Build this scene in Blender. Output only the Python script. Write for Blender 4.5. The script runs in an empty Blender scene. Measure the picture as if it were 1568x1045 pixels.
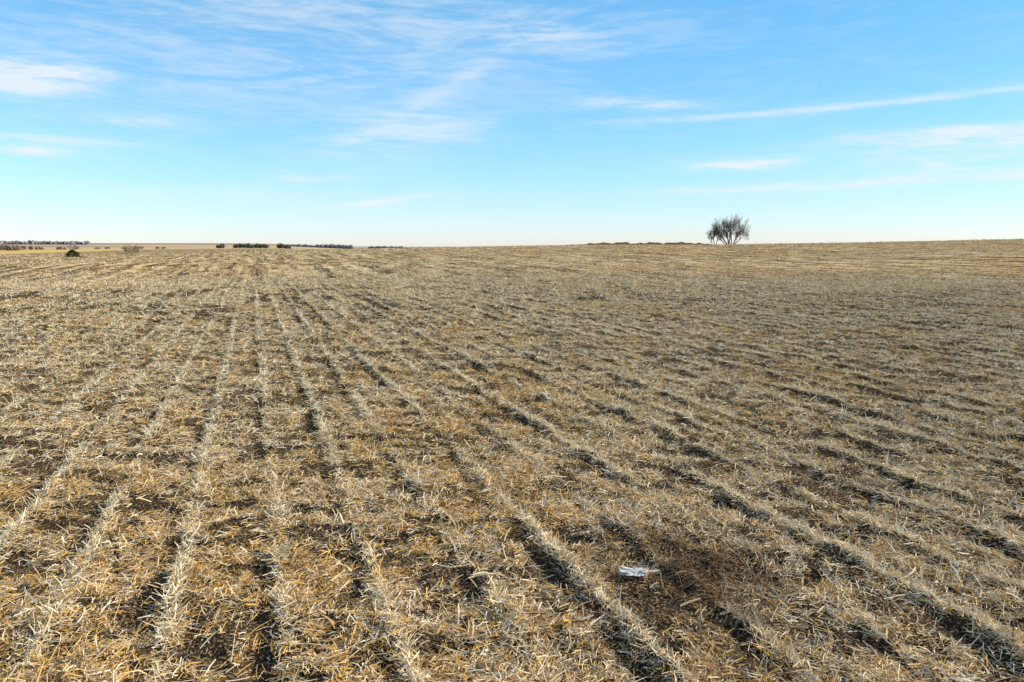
import bpy, math, random
import numpy as np
rng=np.random.default_rng(7); random.seed(7)
S=bpy.context.scene
S.view_settings.view_transform='Standard'; S.view_settings.look='None'; S.view_settings.exposure=0
PH=math.atan((522.5-377.5)/1045); CH=2.6
A=math.radians(-20.6); SP=0.745
# ---------- helpers
def dirpx(x,y):
    cx=(x-784)/1045; cy=(522.5-y)/1045
    return cx, math.cos(PH)+math.sin(PH)*cy, -math.sin(PH)+math.cos(PH)*cy
def azpx(x,y=377.5):
    d=dirpx(x,y); return math.atan2(d[0],d[1])
def hsh(ix,iy,seed):
    h=(ix.astype(np.int64)*374761393+iy.astype(np.int64)*668265263+seed*1442695041)&0x7fffffff
    h=((h^(h>>13))*1274126177)&0x7fffffff
    return ((h^(h>>16))&0xffff)/65535.0
def vn(x,y,seed=0):
    ix=np.floor(x);iy=np.floor(y);fx=x-ix;fy=y-iy
    fx=fx*fx*(3-2*fx);fy=fy*fy*(3-2*fy)
    a=hsh(ix,iy,seed);b=hsh(ix+1,iy,seed);c=hsh(ix,iy+1,seed);d=hsh(ix+1,iy+1,seed)
    return (a*(1-fx)+b*fx)*(1-fy)+(c*(1-fx)+d*fx)*fy
def sm(a,b,x):
    t=np.clip((x-a)/(b-a),0,1); return t*t*(3-2*t)
def st(x,y):
    return x*math.cos(A)-y*math.sin(A), x*math.sin(A)+y*math.cos(A)
HX=[-800,0,250,390,500,620,740,860,980,1100,1300,1568,2400]
HZ=[0,0,0.1,0.6,1.35,2.0,2.55,3.0,3.15,3.2,3.8,4.8,5.4]
HA=[azpx(v) if -500<v<2200 else (-3.0 if v<0 else 3.0) for v in HX]
def macro(x,y):
    r=np.hypot(x,y); az=np.arctan2(x,y)
    H=np.interp(az,HA,HZ)
    rise=H*sm(40,265,r)**1.15
    z=rise-sm(275,750,r)*(H+5)*sm(-0.36,-0.2,az)
    z=z+sm(750,3200,r)*13.5*(1-sm(-0.42,-0.1,az))*(1-sm(1.2,2.5,np.abs(az)))+sm(750,3200,r)*1.5
    z=z+0.6*(vn(x/30+5,y/30+3,3)-.5)*sm(15,60,r)*(1-sm(200,260,r))
    return z
RO=0.02*CH*math.cos(A)
def rowd(x,y):
    s,t=st(x,y)
    s=s-RO+0.10*(vn(t/5+0*s,np.round(s/SP)*3.1,11)-.5)+.045*(vn(x/.25,y/.25,12)-.5)
    return s/SP-np.round(s/SP), s, t      # -0.5..0.5
def rowprof(x,y):
    q,s,t=rowd(x,y)
    g=.25+1.0*sm(.28,.68,vn(t/1.8,np.round(s/SP)*7.7,21)*.6+.4*vn(t/.35,np.round(s/SP)*5.7,22))
    return np.exp(-(q*SP/0.06)**2)*g
def gapf(q,s,t):
    return np.exp(-((q+.2)*SP/.09)**2)*(.08+.92*sm(.36,.74,.6*vn(t/1.3,np.round(s/SP)*2.3,77)+.4*vn(t/.3,np.round(s/SP)*4.3,78)))
def gpx(px,py,z=0.0):
    d=dirpx(px,py); k=(z-CH)/d[2]; return d[0]*k,d[1]*k
FX,FY=gpx(970,884); DX,DY=gpx(1050,890)
def patch(x,y):   # damp dark patch
    return np.exp(-(((x-DX)/.6)**2+((y-DY)/.8)**2))*(0.1+1.3*vn(x/0.28,y/0.28,31))
def ground(x,y):
    r=np.hypot(x,y)
    z=macro(x,y)
    q,s,t=rowd(x,y)
    near=1-sm(60,120,r)
    z=z+near*(0.04*rowprof(x,y)-.035*gapf(q,s,t)+0.05*(vn(x/.16,y/.14,1)-.5)+0.09*(vn(x/.45,y/.36,2)-.5)+0.02*(vn(x/.06,y/.06,4)-.5))
    return z
def mk_mesh(name,co,faces_flat,nper,mat,col=None,smooth=False):
    me=bpy.data.meshes.new(name)
    n=len(co); nf=len(faces_flat)//nper
    me.vertices.add(n); me.vertices.foreach_set('co',np.asarray(co,dtype=np.float32).ravel())
    me.loops.add(nf*nper); me.loops.foreach_set('vertex_index',np.asarray(faces_flat,dtype=np.int32))
    me.polygons.add(nf); me.polygons.foreach_set('loop_start',np.arange(0,nf*nper,nper,dtype=np.int32))
    me.polygons.foreach_set('loop_total',np.full(nf,nper,dtype=np.int32))
    if smooth: me.polygons.foreach_set('use_smooth',np.ones(nf,dtype=bool))
    me.update(calc_edges=True)
    if col is not None:
        at=me.color_attributes.new('Col','FLOAT_COLOR','POINT')
        c=np.ones((n,4),dtype=np.float32); c[:,:3]=col
        at.data.foreach_set('color',c.ravel())
    me.materials.append(mat)
    ob=bpy.data.objects.new(name,me); S.collection.objects.link(ob); return ob
# ---------- node helper
class N:
    def __init__(s,nt): s.nt=nt; s.nt.nodes.clear()
    def n(s,t,**k):
        o=s.nt.nodes.new(t)
        for a,b in k.items(): setattr(o,a,b)
        return o
    def l(s,a,b): s.nt.links.new(a,b)
    def setin(s,sock,v):
        if isinstance(v,bpy.types.NodeSocket): s.l(v,sock)
        else: sock.default_value=v
    def m(s,op,a,b=0.0,c=0.0,clamp=False):
        o=s.n('ShaderNodeMath',operation=op,use_clamp=clamp)
        s.setin(o.inputs[0],a); s.setin(o.inputs[1],b)
        if op in('MULTIPLY_ADD','SMOOTH_MIN'): s.setin(o.inputs[2],c)
        return o.outputs[0]
    def mix(s,f,a,b,bt='MIX'):
        o=s.n('ShaderNodeMix',data_type='RGBA',blend_type=bt)
        s.setin(o.inputs[0],f)
        for i,v in((6,a),(7,b)):
            if not isinstance(v,bpy.types.NodeSocket) and len(v)==3: v=(*v,1)
            s.setin(o.inputs[i],v)
        return o.outputs[2]
    def ss(s,v,a,b,c=0.0,d=1.0):
        o=s.n('ShaderNodeMapRange',interpolation_type='SMOOTHSTEP')
        s.setin(o.inputs[0],v); 
        for i,w in enumerate((a,b,c,d)): o.inputs[i+1].default_value=w
        return o.outputs[0]
    def noise(s,vec,sc,det=4,rough=.55,dist=0):
        o=s.n('ShaderNodeTexNoise',noise_dimensions='2D'); s.l(vec,o.inputs['Vector'])
        o.inputs['Scale'].default_value=sc;o.inputs['Detail'].default_value=det
        o.inputs['Roughness'].default_value=rough;o.inputs['Distortion'].default_value=dist
        return o.outputs['Fac']
    def xyz(s,v):
        o=s.n('ShaderNodeSeparateXYZ'); s.l(v,o.inputs[0]); return o.outputs
    def comb(s,x,y,z=0.0):
        o=s.n('ShaderNodeCombineXYZ'); s.setin(o.inputs[0],x);s.setin(o.inputs[1],y);s.setin(o.inputs[2],z); return o.outputs[0]
# ---------- world
SE=math.radians(33); SA=math.radians(80)
W=bpy.data.worlds.new("World"); S.world=W; W.use_nodes=True
g=N(W.node_tree)
sky=g.n('ShaderNodeTexSky',sky_type='NISHITA',sun_disc=False,sun_elevation=SE,sun_rotation=SA,altitude=300,air_density=1.0,dust_density=0.15,ozone_density=2.0)
tc=g.n('ShaderNodeTexCoord').outputs['Generated']
X,Y,Z=g.xyz(tc)[:3]
az=g.m('ARCTAN2',X,Y); el=g.m('ARCSINE',Z)
U=g.m('MULTIPLY',az,1055.0); V=g.m('MULTIPLY',el,1055.0)
uv=g.comb(U,V)
blobs=[(380,95,480,80,4,.5),(520,12,420,40,0,.4),(30,118,75,20,8,1.8),(15,229,90,6,0,1.4),(60,213,130,6,0,.7),(185,185,70,8,3,.8),
(620,205,120,32,8,.8),(700,125,170,14,28,.35),(470,275,70,7,0,1.1),(560,313,75,6,8,1.1),(430,300,240,12,0,.6),(870,60,120,26,-8,.4),
(985,158,80,9,-2,1.3),(1290,164,380,5,1,.8),(1450,218,210,12,1,1.3),(1130,253,80,8,0,2.0),(1350,279,330,7,1,1.3),(1530,240,150,16,0,1.3),(1520,195,150,7,0,1.1)]
tot=None
for (bx,by,hl,hw,an,stg) in blobs:
    d=dirpx(bx,by); u0=math.atan2(d[0],d[1])*1055; v0=math.asin(d[2]/math.sqrt(d[0]**2+d[1]**2+d[2]**2))*1055
    mp=g.n('ShaderNodeMapping',vector_type='TEXTURE'); g.l(uv,mp.inputs[0])
    mp.inputs['Location'].default_value=(u0,v0,0); mp.inputs['Rotation'].default_value=(0,0,math.radians(an)); mp.inputs['Scale'].default_value=(hl*.93,hw*.93,1)
    dt=g.n('ShaderNodeVectorMath',operation='DOT_PRODUCT'); g.l(mp.outputs[0],dt.inputs[0]); g.l(mp.outputs[0],dt.inputs[1])
    e=g.m('MULTIPLY',g.m('EXPONENT',g.m('MULTIPLY',dt.outputs['Value'],-1.0)),stg)
    tot=e if tot is None else g.m('ADD',tot,e)
mp=g.n('ShaderNodeMapping'); g.l(uv,mp.inputs[0]); mp.inputs['Rotation'].default_value=(0,0,math.radians(-7)); mp.inputs['Scale'].default_value=(.0045,.026,1)
n1=g.noise(mp.outputs[0],1.0,6,.66,.8)
mp2=g.n('ShaderNodeMapping'); g.l(uv,mp2.inputs[0]); mp2.inputs['Rotation'].default_value=(0,0,math.radians(-14)); mp2.inputs['Scale'].default_value=(.012,.08,1)
n2=g.noise(mp2.outputs[0],1.0,4,.68)
nn=g.m('ADD',g.m('MULTIPLY',n1,.6),g.m('MULTIPLY',n2,.4))
cl=g.ss(nn,.34,.64,.15,1.1)
veil=g.ss(nn,.42,.72,0,.18)
cf=g.m('ADD',g.m('MULTIPLY',tot,cl),veil)
cf=g.m('MINIMUM',g.m('MULTIPLY',cf,.64),.85)
tr=g.n('ShaderNodeValToRGB'); g.l(g.m('MULTIPLY',V,1/1650.0,clamp=True),tr.inputs[0])
cr=tr.color_ramp; cr.elements[0].position=0; cr.elements[0].color=(.82,.885,1.20,1); cr.elements[1].position=.218; cr.elements[1].color=(.64,1.27,1.38,1)
e=cr.elements.new(.0727); e.color=(.80,1.09,1.26,1)
e=cr.elements.new(.0255); e.color=(.82,.95,1.20,1)
e=cr.elements.new(.4); e.color=(1.05,1.02,1.08,1)
skc=g.mix(1.0,sky.outputs[0],tr.outputs[0],'MULTIPLY')
az_f=g.ss(U,-300,800,1.08,.80)
cmb=g.n('ShaderNodeVectorMath',operation='SCALE'); g.l(skc,cmb.inputs[0]); g.l(az_f,cmb.inputs[3])
skc=g.mix(cf,cmb.outputs[0],(5.8,6.15,6.35))
bg=g.n('ShaderNodeBackground'); g.l(skc,bg.inputs[0]); bg.inputs[1].default_value=.15
wo=g.n('ShaderNodeOutputWorld'); g.l(bg.outputs[0],wo.inputs[0])
# sun
L=bpy.data.lights.new('sun','SUN'); L.energy=5.0; L.angle=math.radians(.5); L.color=(1,.92,.78)
so=bpy.data.objects.new('sun',L); S.collection.objects.link(so)
from mathutils import Vector
sd=Vector((math.sin(SA)*math.cos(SE),math.cos(SA)*math.cos(SE),math.sin(SE)))
so.rotation_euler=sd.to_track_quat('Z','Y').to_euler(); so.location=sd*50
# camera
cd=bpy.data.cameras.new('camera'); cd.lens=24; cd.sensor_width=36; cd.clip_end=20000; cd.clip_start=.05
co=bpy.data.objects.new('camera',cd); S.collection.objects.link(co); co.location=(0,0,CH); co.rotation_euler=(math.pi/2-PH,0,0); S.camera=co
# ---------- materials
def colmat(name,trans=0):
    m=bpy.data.materials.new(name); m.use_nodes=True; g=N(m.node_tree)
    at=g.n('ShaderNodeAttribute',attribute_name='Col')
    o=g.n('ShaderNodeOutputMaterial')
    p=g.n('ShaderNodeBsdfDiffuse'); g.l(at.outputs['Color'],p.inputs[0])
    if trans>0:
        t=g.n('ShaderNodeBsdfTranslucent'); g.l(at.outputs['Color'],t.inputs[0])
        mx=g.n('ShaderNodeMixShader'); mx.inputs[0].default_value=trans; g.l(p.outputs[0],mx.inputs[1]); g.l(t.outputs[0],mx.inputs[2])
        g.l(mx.outputs[0],o.inputs[0])
    else: g.l(p.outputs[0],o.inputs[0])
    return m
def ground_mat(kind):
    m=bpy.data.materials.new(kind); m.use_nodes=True; g=N(m.node_tree)
    pos=g.n('ShaderNodeNewGeometry').outputs['Position']
    x,y,z=g.xyz(pos)[:3]
    s=g.m('SUBTRACT',g.m('MULTIPLY',x,math.cos(A)),g.m('MULTIPLY',y,math.sin(A)))
    t=g.m('ADD',g.m('MULTIPLY',x,math.sin(A)),g.m('MULTIPLY',y,math.cos(A)))
    stv=g.comb(s,t)
    o=g.n('ShaderNodeOutputMaterial'); p=g.n('ShaderNodeBsdfDiffuse'); g.l(p.outputs[0],o.inputs[0])
    if kind=='soil':
        na=g.noise(stv,9,4,.7); nb=g.noise(stv,45,3,.7)
        c=g.mix(g.ss(na,.35,.65),(.018,.014,.013),(.075,.048,.028))
        c=g.mix(g.ss(nb,.53,.66),c,(.40,.28,.14))
        g.l(c,p.inputs[0]); return m
    r=g.m('SQRT',g.m('ADD',g.m('MULTIPLY',x,x),g.m('MULTIPLY',y,y)))
    na=g.noise(stv,9,3,.7)
    soil=g.mix(g.ss(na,.35,.65),(.025,.018,.014),(.12,.08,.045))
    c1=g.noise(stv,.55,8,.85)
    c0=g.noise(g.comb(s,g.m('MULTIPLY',t,.3)),.5,4,.75)
    c2=g.noise(g.comb(s,g.m('MULTIPLY',t,.03)),.75,3,.75); c3=g.noise(stv,.03,2,.5)
    wob=g.m('ADD',s,g.m('MULTIPLY',c3,3.0))
    wv=g.m('SINE',g.m('MULTIPLY',wob,2*math.pi/(SP*3)))
    k=g.m('ADD',g.m('MULTIPLY',c1,.6),g.m('MULTIPLY',c0,.4))
    k=g.m('ADD',g.m('MULTIPLY',g.m('SUBTRACT',k,.5),2.1),.49)
    k=g.m('ADD',k,g.m('ADD',g.m('MULTIPLY',g.m('SUBTRACT',c2,.5),.85),g.m('MULTIPLY',wv,.06)))
    cov=g.n('ShaderNodeValToRGB'); g.l(k,cov.inputs[0]); cr=cov.color_ramp
    cr.elements[0].position=.28; cr.elements[0].color=(.06,.04,.025,1)
    cr.elements[1].position=.76; cr.elements[1].color=(.86,.69,.42,1)
    e=cr.elements.new(.42); e.color=(.20,.135,.07,1)
    e=cr.elements.new(.55); e.color=(.49,.355,.18,1)
    big=g.mix(g.ss(c3,.35,.65),cov.outputs[0],g.mix(1.0,cov.outputs[0],(1.05,.97,.86),'MULTIPLY'))
    field=g.mix(g.ss(r,28,90),soil,big)
    gn=g.noise(g.comb(x,y),.02,4,.6)
    grass=g.mix(g.ss(gn,.35,.65),(.66,.42,.12),(.76,.53,.21))
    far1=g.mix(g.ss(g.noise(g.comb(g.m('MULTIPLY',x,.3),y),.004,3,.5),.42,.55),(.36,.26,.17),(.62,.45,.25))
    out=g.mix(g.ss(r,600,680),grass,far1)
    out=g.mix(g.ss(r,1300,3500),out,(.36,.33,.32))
    edge=g.m('ADD',s,g.m('MULTIPLY',g.noise(stv,.03,2),3.0))
    infield=g.m('MULTIPLY',g.ss(edge,-77,-75.5),g.m('SUBTRACT',1.0,g.ss(r,600,700)))
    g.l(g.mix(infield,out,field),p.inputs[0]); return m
# ---------- ground
rr=np.concatenate([[0.01],np.geomspace(.4,3.5,20)[:-1],np.geomspace(3.5,30,290)[:-1],np.geomspace(30,330,170)[:-1],np.geomspace(330,9000,70)])
a1=np.radians(np.arange(-54,54,.22)); a2=np.radians(np.arange(54,306,3.0)); aa=np.concatenate([a1,a2]); na_=len(aa)
R,AZ=np.meshgrid(rr,aa,indexing='ij'); gx=R*np.sin(AZ); gy=R*np.cos(AZ); gz=ground(gx,gy)
co_=np.stack([gx,gy,gz],-1).reshape(-1,3)
i=np.arange(len(rr)-1)[:,None]; j=np.arange(na_)[None,:]; j2=(j+1)%na_
f=np.stack([i*na_+j,i*na_+j2,(i+1)*na_+j2,(i+1)*na_+j],-1)[...,::-1].reshape(-1)
gob=mk_mesh('field_ground',co_,f,4,ground_mat('soil'),smooth=True)
gob.data.materials.append(ground_mat('stubble_cover'))
nearrings=int((rr<24).sum())
mi=np.zeros((len(rr)-1)*na_,dtype=np.int32); mi[nearrings*na_:]=1
gob.data.polygons.foreach_set('material_index',mi)
# ---------- straw
def straw(r0,r1,dens,seg,name,lscale=1.0,far=False):
    amx=math.radians(46)
    rs=np.linspace(r0,r1,2000); pdf=rs*dens(rs); cdf=np.cumsum(pdf); total=2*amx*pdf.mean()*(r1-r0)
    n=int(total); cdf/=cdf[-1]
    r=np.interp(rng.random(n),cdf,rs); az=rng.uniform(-amx,amx,n)
    x=r*np.sin(az); y=r*np.cos(az)
    rp=rowprof(x,y); q,s,t=rowd(x,y)
    big=vn(x/1.1,y/1.1,41); mid=vn(x/.3,y/.22,42); fine=vn(x/.11,y/.1,43)
    dp=patch(x,y)
    if far:
        l1=vn(s/.9,t/3.5,44); l2=vn(s/2.6,t/12,45)
        ws=.5+.5*np.sin((s+1.2*vn(t/40,s/40,46))*2*np.pi/(SP*3))
        acc=.02+.98*sm(.42,.68,.33*l1+.33*l2+.34*ws)
    else:
        l1=vn(s/.5,t/1.1,47); l2=vn(s/.8,t/3,48); kf=sm(12,40,r)
        ns=(1-kf)*(.22*big+.44*mid+.34*fine)+kf*(.2*mid+.4*l1+.4*l2)
        acc=.05+.95*sm(.37,.60,ns)+.75*rp
        acc=acc*(1-.75*gapf(q,s,t))
    acc=acc*(1-.7*np.clip(dp,0,1))*(1-.15*sm(-.1,.5,az))
    keep=(rng.random(n)<acc)&(s>-74)
    x,y,r,rp,dp,az,big=[v[keep] for v in(x,y,r,rp,dp,az,big)]; n=len(x)
    sc=np.clip(r/9,1,None)
    ln=rng.gamma(4.0,.019,n)*sc**.35; ln=np.clip(ln,.025,.19*sc**.35)*lscale
    wd=rng.uniform(.0016,.0040,n)*sc**.75*lscale
    wide=rng.random(n)<.07; wd[wide]*=1.9
    hd=rng.uniform(0,2*math.pi,n)
    ev=np.abs(rng.normal(0,.24,n)); up=rng.random(n)<(.06+.25*np.clip(rp,0,1)); ev[up]=rng.uniform(.4,1.25,up.sum())
    z=ground(x,y)+rng.random(n)**2*.035+.2*wd
    d=np.stack([np.cos(hd)*np.cos(ev),np.sin(hd)*np.cos(ev),np.sin(ev)],-1)
    rv=rng.normal(size=(n,3)); rv[:,:2]*=.65
    w=np.cross(d,rv); w/=np.linalg.norm(w,axis=1)[:,None]+1e-9; w*=wd[:,None]
    b=np.stack([x,y,z],-1)-d*np.where(up,0,.35)[:,None]*ln[:,None]*np.array([1,1,0])
    p0=b; p2=b+d*ln[:,None]
    if seg==2:
        bend=rng.normal(0,.05,(n,3))*ln[:,None]; bend[:,2]=np.abs(bend[:,2])
        p1=(p0+p2)/2+bend
        P=np.stack([p0-w,p0+w,p1-w,p1+w,p2-w*.7,p2+w*.7],1); k=6
        F=np.array([0,1,3,2,2,3,5,4])
    else:
        P=np.stack([p0-w,p0+w,p2+w*.6,p2-w*.6],1); k=4; F=np.array([0,1,2,3])
    F=(np.arange(n)[:,None]*k+F[None]).reshape(-1)
    pal=np.array([[.95,.81,.56],[.84,.64,.36],[.76,.47,.14],[.46,.28,.12],[.18,.105,.055],[.90,.80,.63]])
    pr=np.array([.31,.26,.19,.11,.05,.08]); pi=rng.choice(6,n,p=pr)
    gp=vn(x/1.7+9,y/1.7,51)+.3*vn(x/.4,y/.4,52); gm=(rng.random(n)<sm(.6,1.0,gp)*.35); pi[gm]=2
    lt=(rng.random(n)<rp*.8); pi[lt]=rng.choice([0,0,1],lt.sum())
    c=pal[pi]*rng.uniform(.82,1.1,n)[:,None]
    br=np.clip(dp*1.2,0,.85)[:,None]; c=c*(1-br)+np.array([.17,.085,.035])*rng.uniform(.4,1.8,n)[:,None]*br
    c=np.clip(c,0,.96)
    C=np.repeat(c,k,axis=0)
    print(name,n)
    return P.reshape(-1,3),F,C
SM=colmat('dry_straw',trans=.08)
P,F,C=straw(3.2,13,lambda r:5600*np.minimum(1,6.5/r)**1.6,2,'near')
mk_mesh('stubble_straw',P,F,4,SM,C)
P,F,C=straw(13,90,lambda r:5600*(6.5/r)**1.6*(1-.85*sm(45,90,r)),1,'far')
mk_mesh('stubble_straw.001',P,F,4,SM,C)
P,F,C=straw(45,262,lambda r:13*(50/r)**1.25*sm(42,95,r),1,'vfar',1.4,True)
mk_mesh('stubble_straw.002',P,F,4,SM,C)
# ---------- trees
def tubes(segs,ns=4):
    V=[];F=[]
    for (a,b,ra,rb) in segs:
        d=b-a;d=d/(np.linalg.norm(d)+1e-9)
        u=np.cross(d,[0.3,.2,.9] if abs(d[2])<.9 else [1,0,0]);u/=np.linalg.norm(u);v=np.cross(d,u)
        o=len(V); nn_=ns if ra>.06 else 3
        for k in range(nn_):
            th=2*math.pi*k/nn_; e=math.cos(th)*u+math.sin(th)*v
            V.append(a+e*ra);V.append(b+e*rb)
        for k in range(nn_):
            k2=(k+1)%nn_; F+= [o+2*k,o+2*k2,o+2*k2+1,o+2*k+1]
    return V,F
def grow(segs,p,d,ln,r,lev,maxl,spread,rnd,rmin):
    nseg=3
    for i in range(nseg):
        q=p+d*ln/nseg; r2=max(r*.85,rmin*.7)
        segs.append((p,q,r,r2)); p=q;r=r2
        d=d+np.array([rnd.gauss(0,.12),rnd.gauss(0,.12),rnd.gauss(0.03,.07)]); d/=np.linalg.norm(d)
        if lev<maxl:
            nb=(1 if lev==0 and i==0 else 2) if lev<3 else rnd.choice([1,2])
            for _ in range(nb):
                th=rnd.uniform(0,2*math.pi); sp=rnd.uniform(.5,1.15)*spread
                ax=np.cross(d,[math.cos(th),math.sin(th),.2]); ax/=np.linalg.norm(ax)
                nd=d*math.cos(sp)+ax*math.sin(sp); nd[2]+=.10; nd/=np.linalg.norm(nd)
                grow(segs,p,nd,ln*rnd.uniform(.5,.72),max(r*.6,rmin),lev+1,maxl,spread,rnd,rmin)
def bare_tree(name,px,dist,height,width,stems,mat,seed,maxl=4,rmin=.014):
    rnd=random.Random(seed); az=azpx(px); x=dist*math.sin(az);y=dist*math.cos(az); z=float(macro(np.array([x]),np.array([y]))[0])
    segs=[]
    for (ox,oy,tilt,ta,l,rr_) in stems:
        d=np.array([math.sin(tilt)*math.cos(ta),math.sin(tilt)*math.sin(ta),math.cos(tilt)])
        grow(segs,np.array([ox,oy,-.2]),d,l,rr_,0,maxl,.68,rnd,rmin)
    V,F=tubes(segs,4); V=np.array(V)
    V[:,2]*=height/np.percentile(V[:,2],99.5)
    w=np.percentile(V[:,0],98.5)-np.percentile(V[:,0],1.5); V[:,0]*=width/w; V[:,1]*=width/w
    ob=mk_mesh(name,V,F,4,mat); ob.location=(x,y,z-.1); print(name,len(segs)); return ob
def barkmat(name,c1,c2):
    m=bpy.data.materials.new(name); m.use_nodes=True; g=N(m.node_tree)
    pos=g.n('ShaderNodeNewGeometry').outputs['Position']
    c=g.mix(g.ss(g.noise(pos,2.5,2),.35,.65),c1,c2)
    p=g.n('ShaderNodeBsdfDiffuse'); g.l(c,p.inputs[0])
    o=g.n('ShaderNodeOutputMaterial'); g.l(p.outputs[0],o.inputs[0]); return m
bark=barkmat('bark',(.17,.12,.10),(.30,.23,.18))
stems=[(-.3,0,.12,2.5,3.9,.24),(1.0,.2,.45,0.2,3.7,.2),(-.6,.1,.55,3.0,3.5,.19),(.3,-.5,.22,4.5,3.6,.17),(1.0,0,.95,.3,3.8,.14),(0,.4,.05,1,4.2,.18),(-.8,0,.95,3.2,3.5,.13)]
bare_tree('bare_tree',1117,262,10.4,13.6,stems,bark,12)
bare_tree('bare_tree.001',1094,259,6.4,5.4,[(0,0,.2,3,2.5,.13),(.5,.1,.25,.3,2.3,.11),(-.6,0,.4,2.8,2,.1)],bark,9)
shr=barkmat('twig_bark',(.30,.20,.12),(.42,.30,.18))
bare_tree('bare_shrub',200,205,2.9,4.2,[(0,0,.3,1,1.5,.05),(.3,0,.5,0,1.4,.05),(-.3,0,.5,3,1.4,.05),(0,.1,.1,5,1.6,.05)],shr,3,maxl=3,rmin=.016)
def clumps(name,items,mat,cols,nf,size):
    P=[];C=[]
    for (x,y,w,h,base) in items:
        z0=float(macro(np.array([x]),np.array([y]))[0])
        nb=max(3,int(w/h*2)); 
        for b in range(nb):
            bx=rng.uniform(-w/2,w/2)*.85; bh=h*rng.uniform(.55,1.0)
            n=int(nf/nb); 
            u=rng.normal(size=(n,3)); u/=np.linalg.norm(u,axis=1)[:,None]; u*=rng.random(n)[:,None]**.4
            c=np.stack([x+bx+u[:,0]*h*.45,y+u[:,1]*h*.45,z0+base+bh*.5+u[:,2]*bh*.5],-1)
            a=rng.normal(size=(n,3))*size; bb=rng.normal(size=(n,3))*size
            P.append(np.stack([c-a,c-bb,c+a,c+bb],1).reshape(-1,3))
            cc=np.array(cols)[rng.integers(0,len(cols),n)]*rng.uniform(.7,1.2,n)[:,None]
            C.append(np.repeat(cc,4,axis=0))
    P=np.concatenate(P);C=np.concatenate(C)
    return mk_mesh(name,P,np.arange(len(P)),4,mat,C)
LM=colmat('foliage',trans=.1)
def at(px,dist):
    a=azpx(px); return dist*math.sin(a),dist*math.cos(a)
def cedar(name,px,dist,h,w):
    x0,y0=at(px,dist); z0=float(macro(np.array([x0]),np.array([y0]))[0])-.1
    n=3000; hh=rng.random(n); prof=np.clip((1-hh**2.2),0,1)**.7*(.7+.6*vn(hh*6,hh*0,91))
    th=rng.uniform(0,2*np.pi,n); lob=.7+.6*vn(th*1.6,hh*4,92); rd=rng.random(n)**.45*w/2*prof*lob
    c=np.stack([x0+np.cos(th)*rd,y0+np.sin(th)*rd,z0+.1+hh*h-.15*rd],-1)
    a=rng.normal(size=(n,3))*.07; a[:,2]*=.6; b=np.stack([np.cos(th),np.sin(th),rng.normal(.1,.3,n)],-1)*rng.uniform(.06,.16,n)[:,None]
    P=np.stack([c-a,c-b*.4,c+a,c+b],1).reshape(-1,3)
    C=np.repeat(np.array([(.045,.055,.02),(.08,.08,.03),(.035,.04,.02)])[rng.integers(0,3,n)],4,axis=0)
    V,F=tubes([(np.array([x0,y0,z0]),np.array([x0,y0,z0+h*.8]),.08,.02)])
    P=np.concatenate([P,np.array(V)]); F=np.concatenate([np.arange(4*n),np.array(F)+4*n]); C=np.concatenate([C,np.full((len(V),3),.12)])
    mk_mesh(name,P,F,4,LM,C)
cedar('cedar_bush',110,190,1.8,3.4)
haze_green=[(.16,.18,.13),(.21,.21,.15),(.13,.15,.12)]  # greens lightened, aerial haze put into the tree colour
it=[]
for px in [335,343,362,370,378,384,392,400,408,430,437,441]:
    w=rng.uniform(6,10); it.append((*at(px,820+rng.uniform(-20,20)),w,rng.uniform(3.5,6.5),0.0))
clumps('distant_trees',it,LM,haze_green,240,.5)
haze_blue=[(.36,.38,.41),(.31,.33,.37),(.40,.41,.43)]  # bluish grey stands for distance haze, baked into the tree colour
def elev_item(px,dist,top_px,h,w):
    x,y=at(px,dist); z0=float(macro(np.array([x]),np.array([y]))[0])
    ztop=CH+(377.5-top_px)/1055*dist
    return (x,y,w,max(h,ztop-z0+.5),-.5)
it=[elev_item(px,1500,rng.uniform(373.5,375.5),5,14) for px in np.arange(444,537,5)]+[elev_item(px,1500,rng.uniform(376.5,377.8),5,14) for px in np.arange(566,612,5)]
clumps('distant_trees.001',it,LM,haze_blue,220,1.1)
brn=[(.38,.30,.25),(.46,.36,.29),(.31,.24,.20)]
it=[(*at(px,520),5,rng.uniform(4.0,7.0),0) for px in [-40,-32,-24,-14,-6,0,6,10,14,20,25]]+[(*at(px,640),4,rng.uniform(2,3.5),0) for px in [31,38,46,55,62,88,96]]+[(*at(112,560),8,5.5,0)]+[(*at(px,800),6,2.0,0) for px in [150,165,190,215,240,250]]
clumps('distant_trees.002',it,LM,brn,180,.28)
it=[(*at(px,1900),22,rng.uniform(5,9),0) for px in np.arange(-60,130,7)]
clumps('distant_trees.003',it,LM,[(.42,.41,.43),(.48,.45,.44)],120,1.6)  # farthest trees, haze painted into their pale greys
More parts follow.
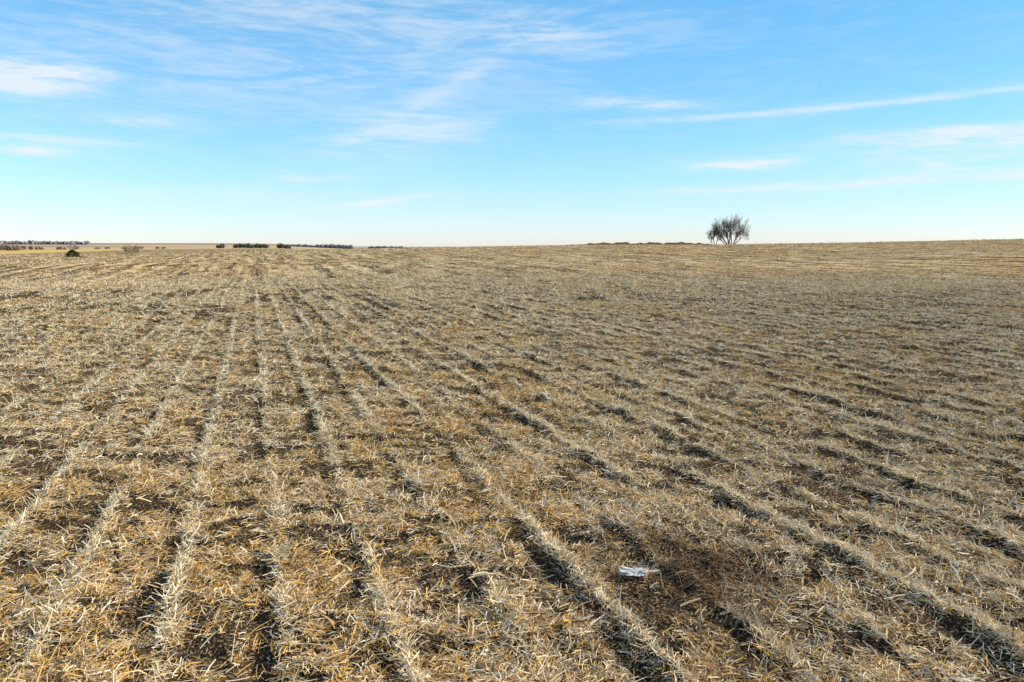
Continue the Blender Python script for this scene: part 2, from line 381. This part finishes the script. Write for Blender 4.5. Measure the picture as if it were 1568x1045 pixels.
# tall grass along the crest
n=9000
px=rng.uniform(866,1088,n); hgt=(.35+.75*vn(px/7,px*0,61))*np.minimum(1,np.minimum((px-860)/60,(1095-px)/25))
d=rng.uniform(262,274,n); a=np.array([azpx(v) for v in px]); x=d*np.sin(a);y=d*np.cos(a);z=macro(x,y)
w=rng.uniform(.04,.09,n); hh=hgt*rng.uniform(.6,1.1,n); lx=rng.normal(0,.15,n)
P=np.stack([np.stack([x-w,y,z-.1],-1),np.stack([x+w,y,z-.1],-1),np.stack([x+w*.3+lx,y,z+hh],-1),np.stack([x-w*.3+lx,y,z+hh],-1)],1).reshape(-1,3)
C=np.repeat(np.array([[.50,.28,.15],[.62,.38,.21],[.4,.23,.14]])[rng.integers(0,3,n)],4,axis=0)
mk_mesh('tall_grass',P,np.arange(4*n),4,LM,C)
# ---------- feather pile
def feathers():
    V=[];F=[];C=[]
    fr=random.Random(5)
    zg=float(ground(np.array([FX]),np.array([FY]))[0])+.03
    for k in range(60):
        big=k<16
        ln=fr.uniform(.08,.125) if big else fr.uniform(.03,.06); wd=ln*fr.uniform(.13,.22)
        ang=(math.pi+fr.gauss(0,.3)) if fr.random()<.75 else fr.uniform(-.3,1.2)
        ox=fr.gauss(.03,.032);oy=fr.gauss(0,.02);oz=fr.uniform(0,.025)
        el=fr.uniform(-.05,.28); curl=fr.uniform(-.2,.5); roll=fr.uniform(-.6,.6)
        ca,sa=math.cos(ang),math.sin(ang); M=9; o=len(V)
        for i in range(M):
            t=i/(M-1); w=wd*math.sin(math.pi*min(1,t*.93+.05))**.6*(fr.uniform(.75,1.1)); L_=ln*t; zz=oz+L_*math.sin(el)-curl*ln*t*t*.5
            for sgn in(-1,0,1):
                yy=sgn*w; vx=ox+ca*L_-sa*yy; vy=oy+sa*L_+ca*yy
                V.append((FX+vx,FY+vy,zg+max(zz,-.005)+sgn*w*math.sin(roll)-abs(sgn)*w*.25))
                c=(.80,.80,.78) if k%11 else (.30,.34,.42); C.append(c)
        for i in range(M-1):
            for q in(0,1):
                b=o+i*3+q; F+=[b,b+1,b+4,b+3]
    return mk_mesh('feather_pile',V,F,4,colmat('feather',trans=.3),np.array(C),smooth=True)
feathers()
